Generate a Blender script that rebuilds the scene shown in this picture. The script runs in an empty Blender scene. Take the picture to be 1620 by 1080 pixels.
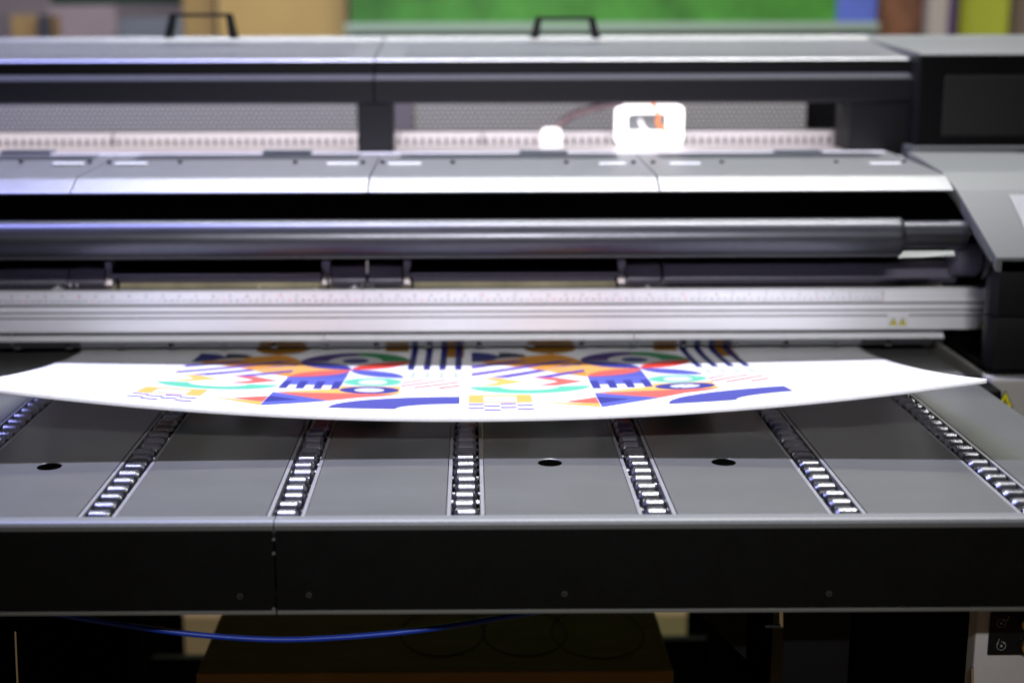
import bpy, bmesh, math, random
from mathutils import Vector, Matrix
from mathutils.geometry import delaunay_2d_cdt
random.seed(4)
sc = bpy.context.scene
COL = sc.collection
# ------------------------------------------------------------------ camera
F, PX, PY = 2250.0, 757.0, 540.0          # focal length and principal point in px of a 1620 px wide picture
PITCH, YAW, ROLL = math.radians(12.46), math.radians(0.3), math.radians(0.16)
CAMP = Vector((0, 0, .49))                # z = 0 is the top of the roller table
RC = Matrix.Rotation(-YAW, 3, 'Z') @ Matrix.Rotation(math.pi/2-PITCH, 3, 'X') @ Matrix.Rotation(-ROLL, 3, 'Z')
FLOOR = -.86
def ray(px, py): return RC @ Vector(((px-PX)/F, -(py-PY)/F, -1))
def at(px, py, Y): d = ray(px, py); return CAMP + d*(Y/d.y)
def atz(px, py, Z): d = ray(px, py); return CAMP + d*((Z-CAMP.z)/d.z)
def zy(py, Y): return at(757, py, Y).z
def xx(px, py, Y): return at(px, py, Y).x
cam = bpy.data.cameras.new('camera'); co = bpy.data.objects.new('camera', cam); COL.objects.link(co)
co.matrix_world = Matrix.Translation(CAMP) @ RC.to_4x4()
cam.sensor_width = 36; cam.lens = 36*F/1620; cam.shift_x = (810-PX)/1620; cam.clip_start = .05; cam.clip_end = 60
cam.dof.use_dof = True; cam.dof.focus_distance = 1.66; cam.dof.aperture_fstop = 2.25; cam.dof.aperture_blades = 9
sc.camera = co

# ------------------------------------------------------------------ materials
MATS = {}
def mat(name, base, rough=.5, metal=0., var=.0, scale=30., bump=0., stretch=(1,1,1), spec=.5, rvar=0., emit=None, estr=0., coat=0., dust=0):
    if name in MATS: return MATS[name]
    m = bpy.data.materials.new(name); m.use_nodes = True; nt = m.node_tree; N = nt.nodes; L = nt.links
    b = N['Principled BSDF']
    b.inputs['Base Color'].default_value = (*base, 1); b.inputs['Roughness'].default_value = rough
    b.inputs['Metallic'].default_value = metal; b.inputs['Specular IOR Level'].default_value = spec
    b.inputs['Coat Weight'].default_value = coat
    if emit: b.inputs['Emission Color'].default_value = (*emit, 1); b.inputs['Emission Strength'].default_value = estr
    tc = N.new('ShaderNodeTexCoord'); mp = N.new('ShaderNodeMapping'); mp.inputs['Scale'].default_value = stretch
    L.new(tc.outputs['Object'], mp.inputs['Vector'])
    no = N.new('ShaderNodeTexNoise'); no.inputs['Scale'].default_value = scale; no.inputs['Detail'].default_value = 6
    no.inputs['Roughness'].default_value = .65
    L.new(mp.outputs['Vector'], no.inputs['Vector'])
    if var:
        mr = N.new('ShaderNodeMapRange'); mr.inputs['From Min'].default_value = .3; mr.inputs['From Max'].default_value = .7
        mr.inputs['To Min'].default_value = 1-var; mr.inputs['To Max'].default_value = 1+var
        L.new(no.outputs['Fac'], mr.inputs['Value'])
        mx = N.new('ShaderNodeMix'); mx.data_type = 'RGBA'; mx.blend_type = 'MULTIPLY'; mx.inputs['Factor'].default_value = 1
        mx.inputs['A'].default_value = (*base, 1); L.new(mr.outputs['Result'], mx.inputs['B']); L.new(mx.outputs['Result'], b.inputs['Base Color'])
    if dust:
        src = b.inputs['Base Color'].links[0].from_socket
        n3 = N.new('ShaderNodeTexVoronoi'); n3.inputs['Scale'].default_value = 42; n3.inputs['Randomness'].default_value = 1; L.new(tc.outputs['Object'], n3.inputs['Vector'])
        n4 = N.new('ShaderNodeTexNoise'); n4.inputs['Scale'].default_value = 9; L.new(tc.outputs['Object'], n4.inputs['Vector'])
        th = N.new('ShaderNodeMapRange'); th.inputs['From Min'].default_value = .45; th.inputs['From Max'].default_value = .75; th.inputs['To Min'].default_value = 0; th.inputs['To Max'].default_value = .045; L.new(n4.outputs['Fac'], th.inputs['Value'])
        lt = N.new('ShaderNodeMath'); lt.operation = 'LESS_THAN'; L.new(n3.outputs['Distance'], lt.inputs[0]); L.new(th.outputs['Result'], lt.inputs[1])
        m2 = N.new('ShaderNodeMix'); m2.data_type = 'RGBA'; m2.inputs['B'].default_value = (*[min(.6, v*2.2+.02) for v in base], 1)
        L.new(src, m2.inputs['A']); L.new(lt.outputs[0], m2.inputs['Factor']); L.new(m2.outputs['Result'], b.inputs['Base Color'])
    if rvar:
        n2 = N.new('ShaderNodeTexNoise'); n2.inputs['Scale'].default_value = scale*.13; n2.inputs['Detail'].default_value = 8
        L.new(mp.outputs['Vector'], n2.inputs['Vector'])
        mr = N.new('ShaderNodeMapRange'); mr.inputs['From Min'].default_value = .3; mr.inputs['From Max'].default_value = .7
        mr.inputs['To Min'].default_value = rough-rvar; mr.inputs['To Max'].default_value = rough+rvar
        L.new(n2.outputs['Fac'], mr.inputs['Value']); L.new(mr.outputs['Result'], b.inputs['Roughness'])
    if bump:
        bu = N.new('ShaderNodeBump'); bu.inputs['Strength'].default_value = bump; bu.inputs['Distance'].default_value = .0006
        L.new(no.outputs['Fac'], bu.inputs['Height']); L.new(bu.outputs['Normal'], b.inputs['Normal'])
    MATS[name] = m; return m
def translucent(m, scale=.006):
    b = m.node_tree.nodes['Principled BSDF']; b.inputs['Subsurface Weight'].default_value = .85
    b.inputs['Subsurface Radius'].default_value = (1, .95, .9); b.inputs['Subsurface Scale'].default_value = scale
def perf(name, base, hole, pitch, r=.33, rough=.5, metal=0., axes='XZ'):
    """sheet metal with a staggered grid of round holes"""
    m = bpy.data.materials.new(name); m.use_nodes = True; nt = m.node_tree; N = nt.nodes; L = nt.links
    b = N['Principled BSDF']; b.inputs['Roughness'].default_value = rough; b.inputs['Metallic'].default_value = metal
    tc = N.new('ShaderNodeTexCoord'); sp = N.new('ShaderNodeSeparateXYZ'); L.new(tc.outputs['Object'], sp.inputs[0])
    def mth(op, a, v=None, v2=None):
        n = N.new('ShaderNodeMath'); n.operation = op
        for i, q in enumerate((a, v, v2)):
            if q is None: continue
            if isinstance(q, (int, float)): n.inputs[i].default_value = q
            else: L.new(q, n.inputs[i])
        return n.outputs[0]
    v = mth('DIVIDE', sp.outputs[axes[1]], pitch*.87); row = mth('FLOOR', v); off = mth('MULTIPLY', mth('FLOORED_MODULO', row, 2), .5)
    u = mth('ADD', mth('DIVIDE', sp.outputs[axes[0]], pitch), off)
    fu = mth('SUBTRACT', mth('FRACT', u), .5); fv = mth('SUBTRACT', mth('FRACT', v), .5)
    d = mth('SQRT', mth('ADD', mth('MULTIPLY', fu, fu), mth('MULTIPLY', fv, fv)))
    k = mth('LESS_THAN', d, r)
    mx = N.new('ShaderNodeMix'); mx.data_type = 'RGBA'; mx.inputs['A'].default_value = (*base, 1); mx.inputs['B'].default_value = (*hole, 1)
    L.new(k, mx.inputs['Factor']); L.new(mx.outputs['Result'], b.inputs['Base Color'])
    MATS[name] = m; return m

BLACK = mat('black_powder_coat', (.0035, .0034, .0032), .55, spec=.12, dust=1, var=.25, scale=300, bump=.12, rvar=.06)
BLACKG = mat('black_plastic', (.0045, .0045, .005), .5, spec=.2, var=.2, scale=180, bump=.1)
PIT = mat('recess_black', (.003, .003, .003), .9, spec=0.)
TABLE = mat('anodised_table', (.120, .123, .117), .30, metal=.25, var=.07, scale=14, stretch=(.5, 1.2, 1), rvar=.04, dust=1)
RIM = mat('table_rim', (.13, .135, .135), .5, metal=.2, var=.08, scale=200)
ALU = mat('bright_aluminium', (.25, .25, .26), .40, metal=.4, var=.05, scale=120, stretch=(.03, 1, 1), rvar=.05)
BEAM = mat('beam_aluminium', (.95, .94, .96), .48, metal=.38, var=.05, scale=160, stretch=(.015, 1, 1.5), rvar=.08)
GROOVE = mat('beam_groove', (.10, .105, .11), .5, metal=.3)
LIP = mat('lip_steel', (.42, .43, .46), .22, metal=.9, var=.06, scale=90, stretch=(.05, 1, 1), rvar=.05)
COVER = mat('silver_paint', (.215, .215, .23), .42, metal=.85, var=.05, scale=420, bump=.1, rvar=.03)
HOUSE = mat('housing_grey_paint', (.078, .081, .078), .55, var=.07, scale=420, bump=.12)
CAB = mat('cabinet_grey', (.42, .41, .38), .5, var=.05, scale=200, bump=.06)
TUBE = mat('roller_dark_aluminium', (.068, .068, .080), .35, metal=.8, var=.10, scale=260, stretch=(.25, 1, 1), bump=.05, rvar=.04)
ROLL = mat('track_roller', (.20, .20, .225), .27, metal=.95, rvar=.05, scale=200)
CHROME = mat('bright_steel', (.75, .75, .75), .18, metal=1.)
CLAMP = mat('clamp_plastic', (.115, .105, .14), .45, var=.12, scale=200, bump=.06)
BEIGE = mat('zinc_strip', (.50, .47, .38), .35, metal=.6, var=.35, scale=14, stretch=(1, .1, .1))
WHITEP = mat('white_foam_board', (.66, .66, .665), .55, var=.012, scale=25)
FOAM = mat('foam_core_edge', (.80, .80, .80), .7, var=.04, scale=300)
translucent(WHITEP, .010); translucent(FOAM, .010)
CARD = mat('cardboard', (.44, .245, .06), .75, var=.15, scale=40, bump=.1, stretch=(.2, 1, 1))
CARD2 = mat('pale_cardboard', (.62, .55, .42), .8, var=.12, scale=25)
HOSE = mat('blue_hose', (.006, .045, .42), .35, var=.05, scale=80)
RAILW = mat('white_rail', (.78, .75, .76), .45, var=.04, scale=40)
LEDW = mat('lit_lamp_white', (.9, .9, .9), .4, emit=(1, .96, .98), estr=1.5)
ORANGE = mat('orange_cable', (.85, .22, .03), .5)
YEL = mat('warning_yellow', (.86, .76, .0), .6, var=.05, scale=200)
INKK = mat('black_ink', (.02, .02, .03), .5)
INKR = mat('red_ink', (.75, .12, .12), .5)
TAPE = mat('ruler_tape_white', (.90, .89, .91), .42, metal=.38, var=.03, scale=60)

# ------------------------------------------------------------------ mesh helpers
def link(o):
    COL.objects.link(o); return o
def wloc(o):
    return o.matrix_world.translation.copy() if o.parent is None else WL.get(o.name, Vector())
WL = {}
def obj(name, bm, mats, parent=None, smooth=None, origin=None):
    """one mesh object; vertices are given in world coordinates"""
    if not isinstance(mats, (list, tuple)): mats = [mats]
    org = Vector(origin) if origin is not None else Vector()
    if origin is not None: bmesh.ops.translate(bm, vec=-org, verts=bm.verts)
    me = bpy.data.meshes.new(name); bm.normal_update(); bm.to_mesh(me); bm.free()
    for m in mats: me.materials.append(m)
    if smooth is not None:
        for p in me.polygons: p.use_smooth = True
        if hasattr(me, 'set_sharp_from_angle'): me.set_sharp_from_angle(angle=math.radians(smooth))
    o = bpy.data.objects.new(name, me); link(o)
    pw = Vector()
    if parent is not None:
        o.parent = parent; pw = WL[parent.name]
    o.location = org - pw; WL[o.name] = org
    return o
def root(name, label, cat, loc=(0, 0, 0), group=None):
    o = bpy.data.objects.new(name, None); o.location = loc; o.empty_display_size = .1; link(o); WL[o.name] = Vector(loc)
    o['label'] = label; o['category'] = cat
    if group: o['group'] = group
    return o
def tag(o, label, cat, group=None):
    o['label'] = label; o['category'] = cat
    if group: o['group'] = group
    return o
def box(bm, x0, x1, y0, y1, z0, z1, mi=0):
    vs = [bm.verts.new((x, y, z)) for x in (x0, x1) for y in (y0, y1) for z in (z0, z1)]
    for q in ((0, 1, 3, 2), (4, 6, 7, 5), (0, 4, 5, 1), (2, 3, 7, 6), (0, 2, 6, 4), (1, 5, 7, 3)):
        f = bm.faces.new([vs[i] for i in q]); f.material_index = mi
    return vs
def bev(bm, w=.0015, seg=2, ang=30):
    bm.normal_update()
    es = [e for e in bm.edges if len(e.link_faces) == 2 and e.calc_face_angle(0) > math.radians(ang)]
    bmesh.ops.bevel(bm, geom=es, offset=w, segments=seg, profile=.6, affect='EDGES', clamp_overlap=True)
def nb(): return bmesh.new()
def bbox(x0, x1, y0, y1, z0, z1, b=.0015, seg=2):
    bm = nb(); box(bm, x0, x1, y0, y1, z0, z1)
    if b: bev(bm, b, seg)
    return bm
def prof(bm, pts, x0, x1, mis=None):
    """closed (y,z) outline swept along x; mis = material index for each outline edge"""
    a = [bm.verts.new((x0, y, z)) for y, z in pts]; b = [bm.verts.new((x1, y, z)) for y, z in pts]
    n = len(pts)
    for i in range(n):
        f = bm.faces.new((a[i], a[(i+1) % n], b[(i+1) % n], b[i])); f.material_index = mis[i] if mis else 0
    bm.faces.new(a[::-1]); bm.faces.new(b)
    bmesh.ops.recalc_face_normals(bm, faces=bm.faces)
def lathe_x(bm, pts, cy, cz, n=28, mi=0):
    """pts: (x, r) list; closed with end caps"""
    rings = []
    for x, r in pts:
        rings.append([bm.verts.new((x, cy+r*math.cos(2*math.pi*i/n), cz+r*math.sin(2*math.pi*i/n))) for i in range(n)])
    for a, b in zip(rings, rings[1:]):
        for i in range(n):
            f = bm.faces.new((a[i], a[(i+1) % n], b[(i+1) % n], b[i])); f.material_index = mi
    bm.faces.new(rings[0][::-1]); bm.faces.new(rings[-1])
    bmesh.ops.recalc_face_normals(bm, faces=bm.faces)
def tube(bm, pts, r, n=10):
    pts = [Vector(p) for p in pts]; rings = []
    for i, p in enumerate(pts):
        t = (pts[min(i+1, len(pts)-1)]-pts[max(i-1, 0)]).normalized()
        u = t.cross(Vector((0, 0, 1)));  u = u.normalized() if u.length > 1e-4 else Vector((1, 0, 0)); v = t.cross(u)
        rings.append([bm.verts.new(p+(u*math.cos(2*math.pi*k/n)+v*math.sin(2*math.pi*k/n))*r) for k in range(n)])
    for a, b in zip(rings, rings[1:]):
        for k in range(n): bm.faces.new((a[k], a[(k+1) % n], b[(k+1) % n], b[k]))
    bm.faces.new(rings[0][::-1]); bm.faces.new(rings[-1]); bmesh.ops.recalc_face_normals(bm, faces=bm.faces)
def smoothpath(pts, n=40):
    """Catmull-Rom through pts"""
    P = [Vector(p) for p in pts]; P = [P[0]*2-P[1]]+P+[P[-1]*2-P[-2]]; out = []
    for i in range(1, len(P)-2):
        for k in range(n//(len(P)-3)+1):
            t = k/(n//(len(P)-3)+1)
            out.append(.5*((2*P[i])+(P[i+1]-P[i-1])*t+(2*P[i-1]-5*P[i]+4*P[i+1]-P[i+2])*t*t+(3*P[i]-P[i-1]-3*P[i+1]+P[i+2])*t**3))
    out.append(P[-2]); return out
def disc_y(bm, c, r, depth, n=16, mi=0):
    """short cylinder whose face looks towards -y"""
    a = [bm.verts.new((c[0]+r*math.cos(2*math.pi*i/n), c[1]-depth, c[2]+r*math.sin(2*math.pi*i/n))) for i in range(n)]
    b = [bm.verts.new((c[0]+r*math.cos(2*math.pi*i/n), c[1], c[2]+r*math.sin(2*math.pi*i/n))) for i in range(n)]
    fs = [bm.faces.new((a[i], a[(i+1) % n], b[(i+1) % n], b[i])) for i in range(n)]+[bm.faces.new(a[::-1]), bm.faces.new(b)]
    for f in fs: f.material_index = mi
    bmesh.ops.recalc_face_normals(bm, faces=fs)
def disc_z(bm, c, r, h, n=16, mi=0):
    a = [bm.verts.new((c[0]+r*math.cos(2*math.pi*i/n), c[1]+r*math.sin(2*math.pi*i/n), c[2]+h)) for i in range(n)]
    b = [bm.verts.new((c[0]+r*math.cos(2*math.pi*i/n), c[1]+r*math.sin(2*math.pi*i/n), c[2])) for i in range(n)]
    fs = [bm.faces.new((a[i], a[(i+1) % n], b[(i+1) % n], b[i])) for i in range(n)]+[bm.faces.new(a), bm.faces.new(b)]
    for f in fs: f.material_index = mi
    bmesh.ops.recalc_face_normals(bm, faces=fs)
def plate_y(bm, pts, y, t, mi=0):
    """polygon in (x,z), thickness t, front face at y"""
    a = [bm.verts.new((x, y, z)) for x, z in pts]; b = [bm.verts.new((x, y+t, z)) for x, z in pts]; n = len(pts)
    fs = [bm.faces.new(a), bm.faces.new(b[::-1])]+[bm.faces.new((a[i], b[i], b[(i+1) % n], a[(i+1) % n])) for i in range(n)]
    for f in fs: f.material_index = mi
    bmesh.ops.recalc_face_normals(bm, faces=fs)
def warn(bm, cx, cz, w, h, y):
    """yellow warning triangle: black border, yellow field, black mark"""
    plate_y(bm, [(cx-w/2, cz-h/2), (cx+w/2, cz-h/2), (cx, cz+h/2)], y, .0006, 1)
    k = .82; dz = -h*.02
    plate_y(bm, [(cx-w/2*k, cz-h/2*k+dz-h*.03), (cx+w/2*k, cz-h/2*k+dz-h*.03), (cx, cz+h/2*k+dz)], y-.0004, .0006, 0)
    disc_y(bm, (cx, y-.0004, cz-h*.16), w*.085, .0004, 10, 1)
    for a in (90, 210, 330):
        c, s = math.cos(math.radians(a)), math.sin(math.radians(a))
        p = [(cx+w*.10*c-s*w*.02, cz-h*.16+w*.10*s+c*w*.02), (cx+w*.19*c-s*w*.075, cz-h*.16+w*.19*s+c*w*.075),
             (cx+w*.19*c+s*w*.075, cz-h*.16+w*.19*s-c*w*.075), (cx+w*.10*c+s*w*.02, cz-h*.16+w*.10*s-c*w*.02)]
        plate_y(bm, p, y-.0008, .0004, 1)

# ------------------------------------------------------------------ the setting
bm = nb(); box(bm, -7, 7, -1.5, 7.2, FLOOR-.05, FLOOR)
o = obj('floor', bm, mat('workshop_floor', (.14, .09, .038), .45, var=.15, scale=6)); o['kind'] = 'structure'
bm = nb(); box(bm, -7, 7, 7.0, 7.2, FLOOR, 2.6)
o = obj('wall', bm, mat('workshop_wall', (.42, .36, .33), .8, var=.08, scale=3)); o['kind'] = 'structure'

# ------------------------------------------------------------------ roller table
T = root('roller_table', 'dark grey infeed table with seven inset roller tracks and a deep black front apron', 'roller table', (0, 1.9, FLOOR))
TX = [-.9694, -.775, -.580, -.3858, -.1918, -.0075, .1925, .3875, .5830]
TX = [-.775, -.5805, -.386, -.1915, -.0065, .1915, .3875, .583]
YF, YB = 1.388, 2.22
XL, XR = -.96, .709
SH = .0205
edges = [XL]+[v for t in TX for v in (t-SH, t+SH)]+[XR]
holes = {1: at(78, 737, 1).x, 0: None}
HC = [atz(78, 737, 0), atz(870, 731, 0), atz(1145, 730, 0)]
def panel_with_hole(x0, x1, y0, y1, hs, R=.0155):
    """top sheet with round countersunk holes, thickness .02"""
    bm = nb(); top = []; n = 36
    pts = [Vector((x0, y0)), Vector((x1, y0)), Vector((x1, y1)), Vector((x0, y1))]
    fe = [(0, 1), (1, 2), (2, 3), (3, 0)]
    for h in hs:
        b = len(pts)
        pts += [Vector((h.x+R*math.cos(2*math.pi*i/n), h.y+R*math.sin(2*math.pi*i/n))) for i in range(n)]
        fe += [(b+i, b+(i+1) % n) for i in range(n)]
    v, e, f, *_ = delaunay_2d_cdt(pts, fe, [], 0, 1e-6)
    vs = [bm.verts.new((p.x, p.y, 0)) for p in v]
    for t in f:
        c = sum((v[i] for i in t), Vector((0, 0)))/3
        if any((c-h).length < R*.99 for h in [Vector((q.x, q.y)) for q in hs]): continue
        bm.faces.new([vs[i] for i in t])
    bm.normal_update()
    for fa in bm.faces:
        if fa.normal.z < 0: fa.normal_flip()
    # walls
    def wall(loop, z0, z1, inset=0, c=None):
        a = [bm.verts.new((p[0], p[1], z0)) for p in loop]
        b = [bm.verts.new(((p[0]-c[0])*(1-inset)+c[0] if c else p[0], (p[1]-c[1])*(1-inset)+c[1] if c else p[1], z1)) for p in loop]
        fs = [bm.faces.new((a[i], a[(i+1) % len(a)], b[(i+1) % len(a)], b[i])) for i in range(len(a))]
        return fs, b
    wall([(x0, y0), (x1, y0), (x1, y1), (x0, y1)], 0, -.02)
    for h in hs:
        lp = [(h.x+R*math.cos(2*math.pi*i/n), h.y+R*math.sin(2*math.pi*i/n)) for i in range(n)]
        fs, b = wall(lp, 0, -.0007, .10, (h.x, h.y))
        lp2 = [(q.co.x, q.co.y) for q in b]
        fs, b = wall(lp2, -.0007, -.0012, .05, (h.x, h.y))
        for f_ in fs: f_.material_index = 1
        lp3 = [(q.co.x, q.co.y) for q in b]
        fs, b = wall(lp3, -.0012, -.03)
        for f_ in fs: f_.material_index = 1
        f_ = bm.faces.new(b); f_.material_index = 1
    return bm
for i in range(0, len(edges), 2):
    x0, x1 = edges[i], edges[i+1]
    hs = [h for h in HC if x0 < h.x < x1]
    obj('table_panel', panel_with_hole(x0, x1, YF+.0005, YB, hs), [TABLE, PIT], T)
# tracks
bm = nb()
w = .0018
prof_pts = None
for s in (-1, 1):
    box(bm, min(s*.0155, s*.0195), max(s*.0155, s*.0195), YF+.001, YB, -.036, -.0006)
box(bm, -.0154, .0154, YF+.001, YB, -.036, -.033, 1)
TR = obj('roller_track', bm, [ALU, PIT], T); TR.location.x = TX[0]-0
def setx(tr, x): tr.location = Vector((x, 0, 0)) - WL[T.name]
RY = [1.399+.0274*k for k in range(29)]
bm = nb(); RR = .0118
lathe_x(bm, [(-.0125, .0078), (-.0125, .0088), (-.0085, RR), (.0085, RR), (.0125, .0088), (.0125, .0078)], 0, 0, 32)
lathe_x(bm, [(-.0155, .0025), (.0155, .0025)], 0, 0, 8)
roller_me = bpy.data.meshes.new('roller'); bm.to_mesh(roller_me); bm.free(); roller_me.materials.append(ROLL)
for p in roller_me.polygons: p.use_smooth = True
roller_me.set_sharp_from_angle(angle=math.radians(25))
hidden = []
for k, x in enumerate(TX):
    tr = TR if k == 0 else TR.copy()
    if k: COL.objects.link(tr)
    setx(tr, x); WL[tr.name] = Vector((x, 0, 0))
    for y in RY:
        vis = 1.38 < y < (1.80 if abs(x) < .5 else 1.86)
        if x < -.7: vis = False
        elif x < -.5: vis = 1.63 < y < 1.86
        elif x > .5: vis = 1.41 < y < 1.86
        if not vis:
            if y < YB-.02: hidden.append((x, y))
            continue
        r = bpy.data.objects.new('roller', roller_me); COL.objects.link(r); r.parent = tr
        r.location = (random.uniform(-.0014, .0014), y+random.uniform(-.0006, .0006), -.0082+random.uniform(-.0003, .0003))
        r.rotation_euler = (random.uniform(0, 6), 0, random.uniform(-.012, .012))
bm = nb()
for x, y in hidden:
    lathe_x(bm, [(x-.0125, .0085), (x-.0085, RR), (x+.0085, RR), (x+.0125, .0085)], y, -.0082, 16)
o = obj('roller', bm, ROLL, T, smooth=25); o['kind'] = 'stuff'
# front rim, two apron sheets
XS = atz(433, 825, 0).x
for a, b in ((XL, XS-.0006), (XS+.0006, XR)):
    bm = nb(); prof(bm, [(YF, 0.0008), (YF, -.018), (1.3725, -.018), (1.3705, -.0035), (1.3725, -.0006), (1.376, .0008)], a, b); 
    obj('front_rim', bm, RIM, T)
    z1 = zy(963, 1.372)
    bm = bbox(a, b, 1.3712, 1.378, z1, -.0045, .0012); obj('front_apron', bm, BLACK, T)
    bm = bbox(a, b, 1.3700, 1.410, z1-.0042, z1-.0002, .0008); obj('apron_lip', bm, mat('lip_dark_grey', (.16, .165, .15), .45, metal=.3), T)
for px, py in ((380, 942), (489, 940), (893, 938), (1311, 938)):
    p = at(px, py, 1.3712); bm = nb(); disc_y(bm, p+Vector((0, .0005, 0)), .0030, .0022, 18); disc_y(bm, p+Vector((0, -.0017, 0)), .0014, .0002, 6, 1)
    bev(bm, .0004, 1); obj('screw', bm, [mat('screw_steel', (.07, .07, .07), .4, metal=.6), PIT], T)
for py, r in ((853, .0016), (875, .0016), (963, .0018)):
    p = at(433, py, 1.3705); bm = nb(); disc_y(bm, p+Vector((0, .0012, 0)), r, .0012, 12); obj('rivet', bm, RIM, T)
# under-frame
zb = zy(963, 1.372)
bm = bbox(XL, XR, 1.42, 2.2, -.060, -.022, .002); 
bmesh.ops.delete(bm, geom=[], context='VERTS'); bm.free()
for y0, y1 in ((1.400, 1.425), (2.10, 2.14)):
    obj('frame_beam', bbox(XL, XR, y0, y1, zb+.01, -.038, .002), BLACK, T)
lg = at(1240, 1000, 1.50), at(1346, 1000, 1.50)
obj('leg', bbox(lg[0].x, lg[1].x, 1.50, 1.56, FLOOR, zb+.02, .003), mat('leg_black', (.004, .004, .0045), .55, spec=.2, var=.1, scale=200), T)
obj('leg', bbox(-.80, -.73, 1.50, 1.56, FLOOR, zb+.02, .003), MATS['leg_black'], T)
bm = nb(); g = [at(1096, 962, 1.53), at(1180, 1042, 1.53), at(1182, 962, 1.53)]
plate_y(bm, [(p.x, p.z) for p in g], 1.53, .006); obj('gusset', bm, MATS['leg_black'], T)
bm = nb(); a = at(1236, 955, 1.47); b = at(1236, 990, 1.47); c = at(1210, 990, 1.47)
tube(bm, smoothpath([a, b+Vector((0, 0, .004)), b, b+Vector((-.004, 0, 0)), c], 24), .0022, 8); obj('hook', bm, CHROME, T, smooth=40)
bm = nb(); a = at(24, 998, 1.5); b = at(29, 1110, 1.5); tube(bm, [a, b], .0010, 8); obj('rod', bm, CHROME, T, smooth=40)
# control box with gauges under the table
cb0, cb1 = at(1547, 960, 1.47), at(1547, 1180, 1.47)
CBX = obj('control_box', bbox(cb0.x, cb0.x+.32, 1.47, 1.495, -.62, cb0.z+.012, .003), mat('control_box_grey', (.55, .52, .50), .5, var=.04, scale=150), T)
pl = at(1567, 968, 1.469), at(1567, 1034, 1.469)
bm = bbox(pl[0].x, pl[0].x+.13, 1.4665, 1.4699, pl[1].z, pl[0].z, .0012); o = obj('gauge_plate', bm, BLACKG, CBX)
WMARK = mat('pale_print', (.30, .30, .30), .5)
bm = nb()
for cy, fl in ((985, 1), (1021, -1)):
    p = at(1584, cy, 1.466); n = 20; r = .0052; wd = .0005
    arc = [math.radians(a) for a in (range(40, 375, 15) if fl > 0 else range(130, 465, 15))]
    for q, q2 in zip(arc, arc[1:]):
        plate_y(bm, [(p.x+(r-wd)*math.cos(q), p.z+(r-wd)*math.sin(q)), (p.x+r*math.cos(q), p.z+r*math.sin(q)), (p.x+r*math.cos(q2), p.z+r*math.sin(q2)), (p.x+(r-wd)*math.cos(q2), p.z+(r-wd)*math.sin(q2))], 1.4658, .0004)
    disc_y(bm, (p.x, 1.4662, p.z), .0014, .0005, 12); disc_y(bm, (p.x+.0028, 1.4662, p.z+.0036), .0011, .0005, 12)
    plate_y(bm, [(p.x+fl*.0050, p.z+.0012), (p.x+fl*.0056, p.z+.0010), (p.x+fl*(.0086 if fl > 0 else .003), p.z+.0085), (p.x+fl*(.0080 if fl > 0 else .0024), p.z+.0087)], 1.4658, .0004)
obj('gauge_symbol', bm, WMARK, CBX)
for cy in (985, 1021):
    p = at(1626, cy, 1.465); bm = nb(); disc_y(bm, p, .0085, .006, 28); disc_y(bm, p+Vector((0, -.006, 0)), .0062, .001, 28, 1); bev(bm, .0006, 1)
    obj('gauge', bm, [mat('brass', (.55, .38, .14), .3, metal=.9), mat('gauge_glass', (.25, .24, .24), .2)], CBX)
bm = nb(); a = at(1538, 1055, 1.465); b = at(1538, 1110, 1.465); tube(bm, [a, b], .0021, 10); obj('latch_pin', bm, CHROME, CBX, smooth=40)

# ------------------------------------------------------------------ printed board
def zs(x, y):
    t = max(0., 2.12-y)/.52
    return .006+t**1.3*(.0395+.1227*x*x)
PB = root('printed_board', 'large white foam board with colourful geometric print curling up out of the printer', 'printed board', (0, 1.85, .0))
BX, BY0, BY1 = .600, 1.6015, 2.42
def zt(x, y): return zs(x, y) if y < 2.12 else .006
bm = nb(); nx, ny = 120, 84; th = .0056
gt = [[bm.verts.new((-BX+2*BX*i/nx, BY0+(BY1-BY0)*j/ny, 0)) for j in range(ny+1)] for i in range(nx+1)]
gb = [[bm.verts.new((-BX+2*BX*i/nx, BY0+(BY1-BY0)*j/ny, 0)) for j in range(ny+1)] for i in range(nx+1)]
for i in range(nx+1):
    for j in range(ny+1):
        v = gt[i][j]; v.co.z = zt(v.co.x, v.co.y); v = gb[i][j]; v.co.z = zt(v.co.x, v.co.y)-th
for i in range(nx):
    for j in range(ny):
        bm.faces.new((gt[i][j], gt[i+1][j], gt[i+1][j+1], gt[i][j+1])); bm.faces.new((gb[i][j], gb[i][j+1], gb[i+1][j+1], gb[i+1][j]))
edge = []
for i in range(nx):
    edge += [(gt[i+1][0], gt[i][0], gb[i][0], gb[i+1][0]), (gt[i][ny], gt[i+1][ny], gb[i+1][ny], gb[i][ny])]
for j in range(ny):
    edge += [(gt[0][j], gt[0][j+1], gb[0][j+1], gb[0][j]), (gt[nx][j+1], gt[nx][j], gb[nx][j], gb[nx][j+1])]
for q in edge: bm.faces.new(q).material_index = 1
bmesh.ops.recalc_face_normals(bm, faces=bm.faces); bev(bm, .0012, 2, 50)
obj('board', bm, [WHITEP, FOAM], PB, smooth=40)
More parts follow.
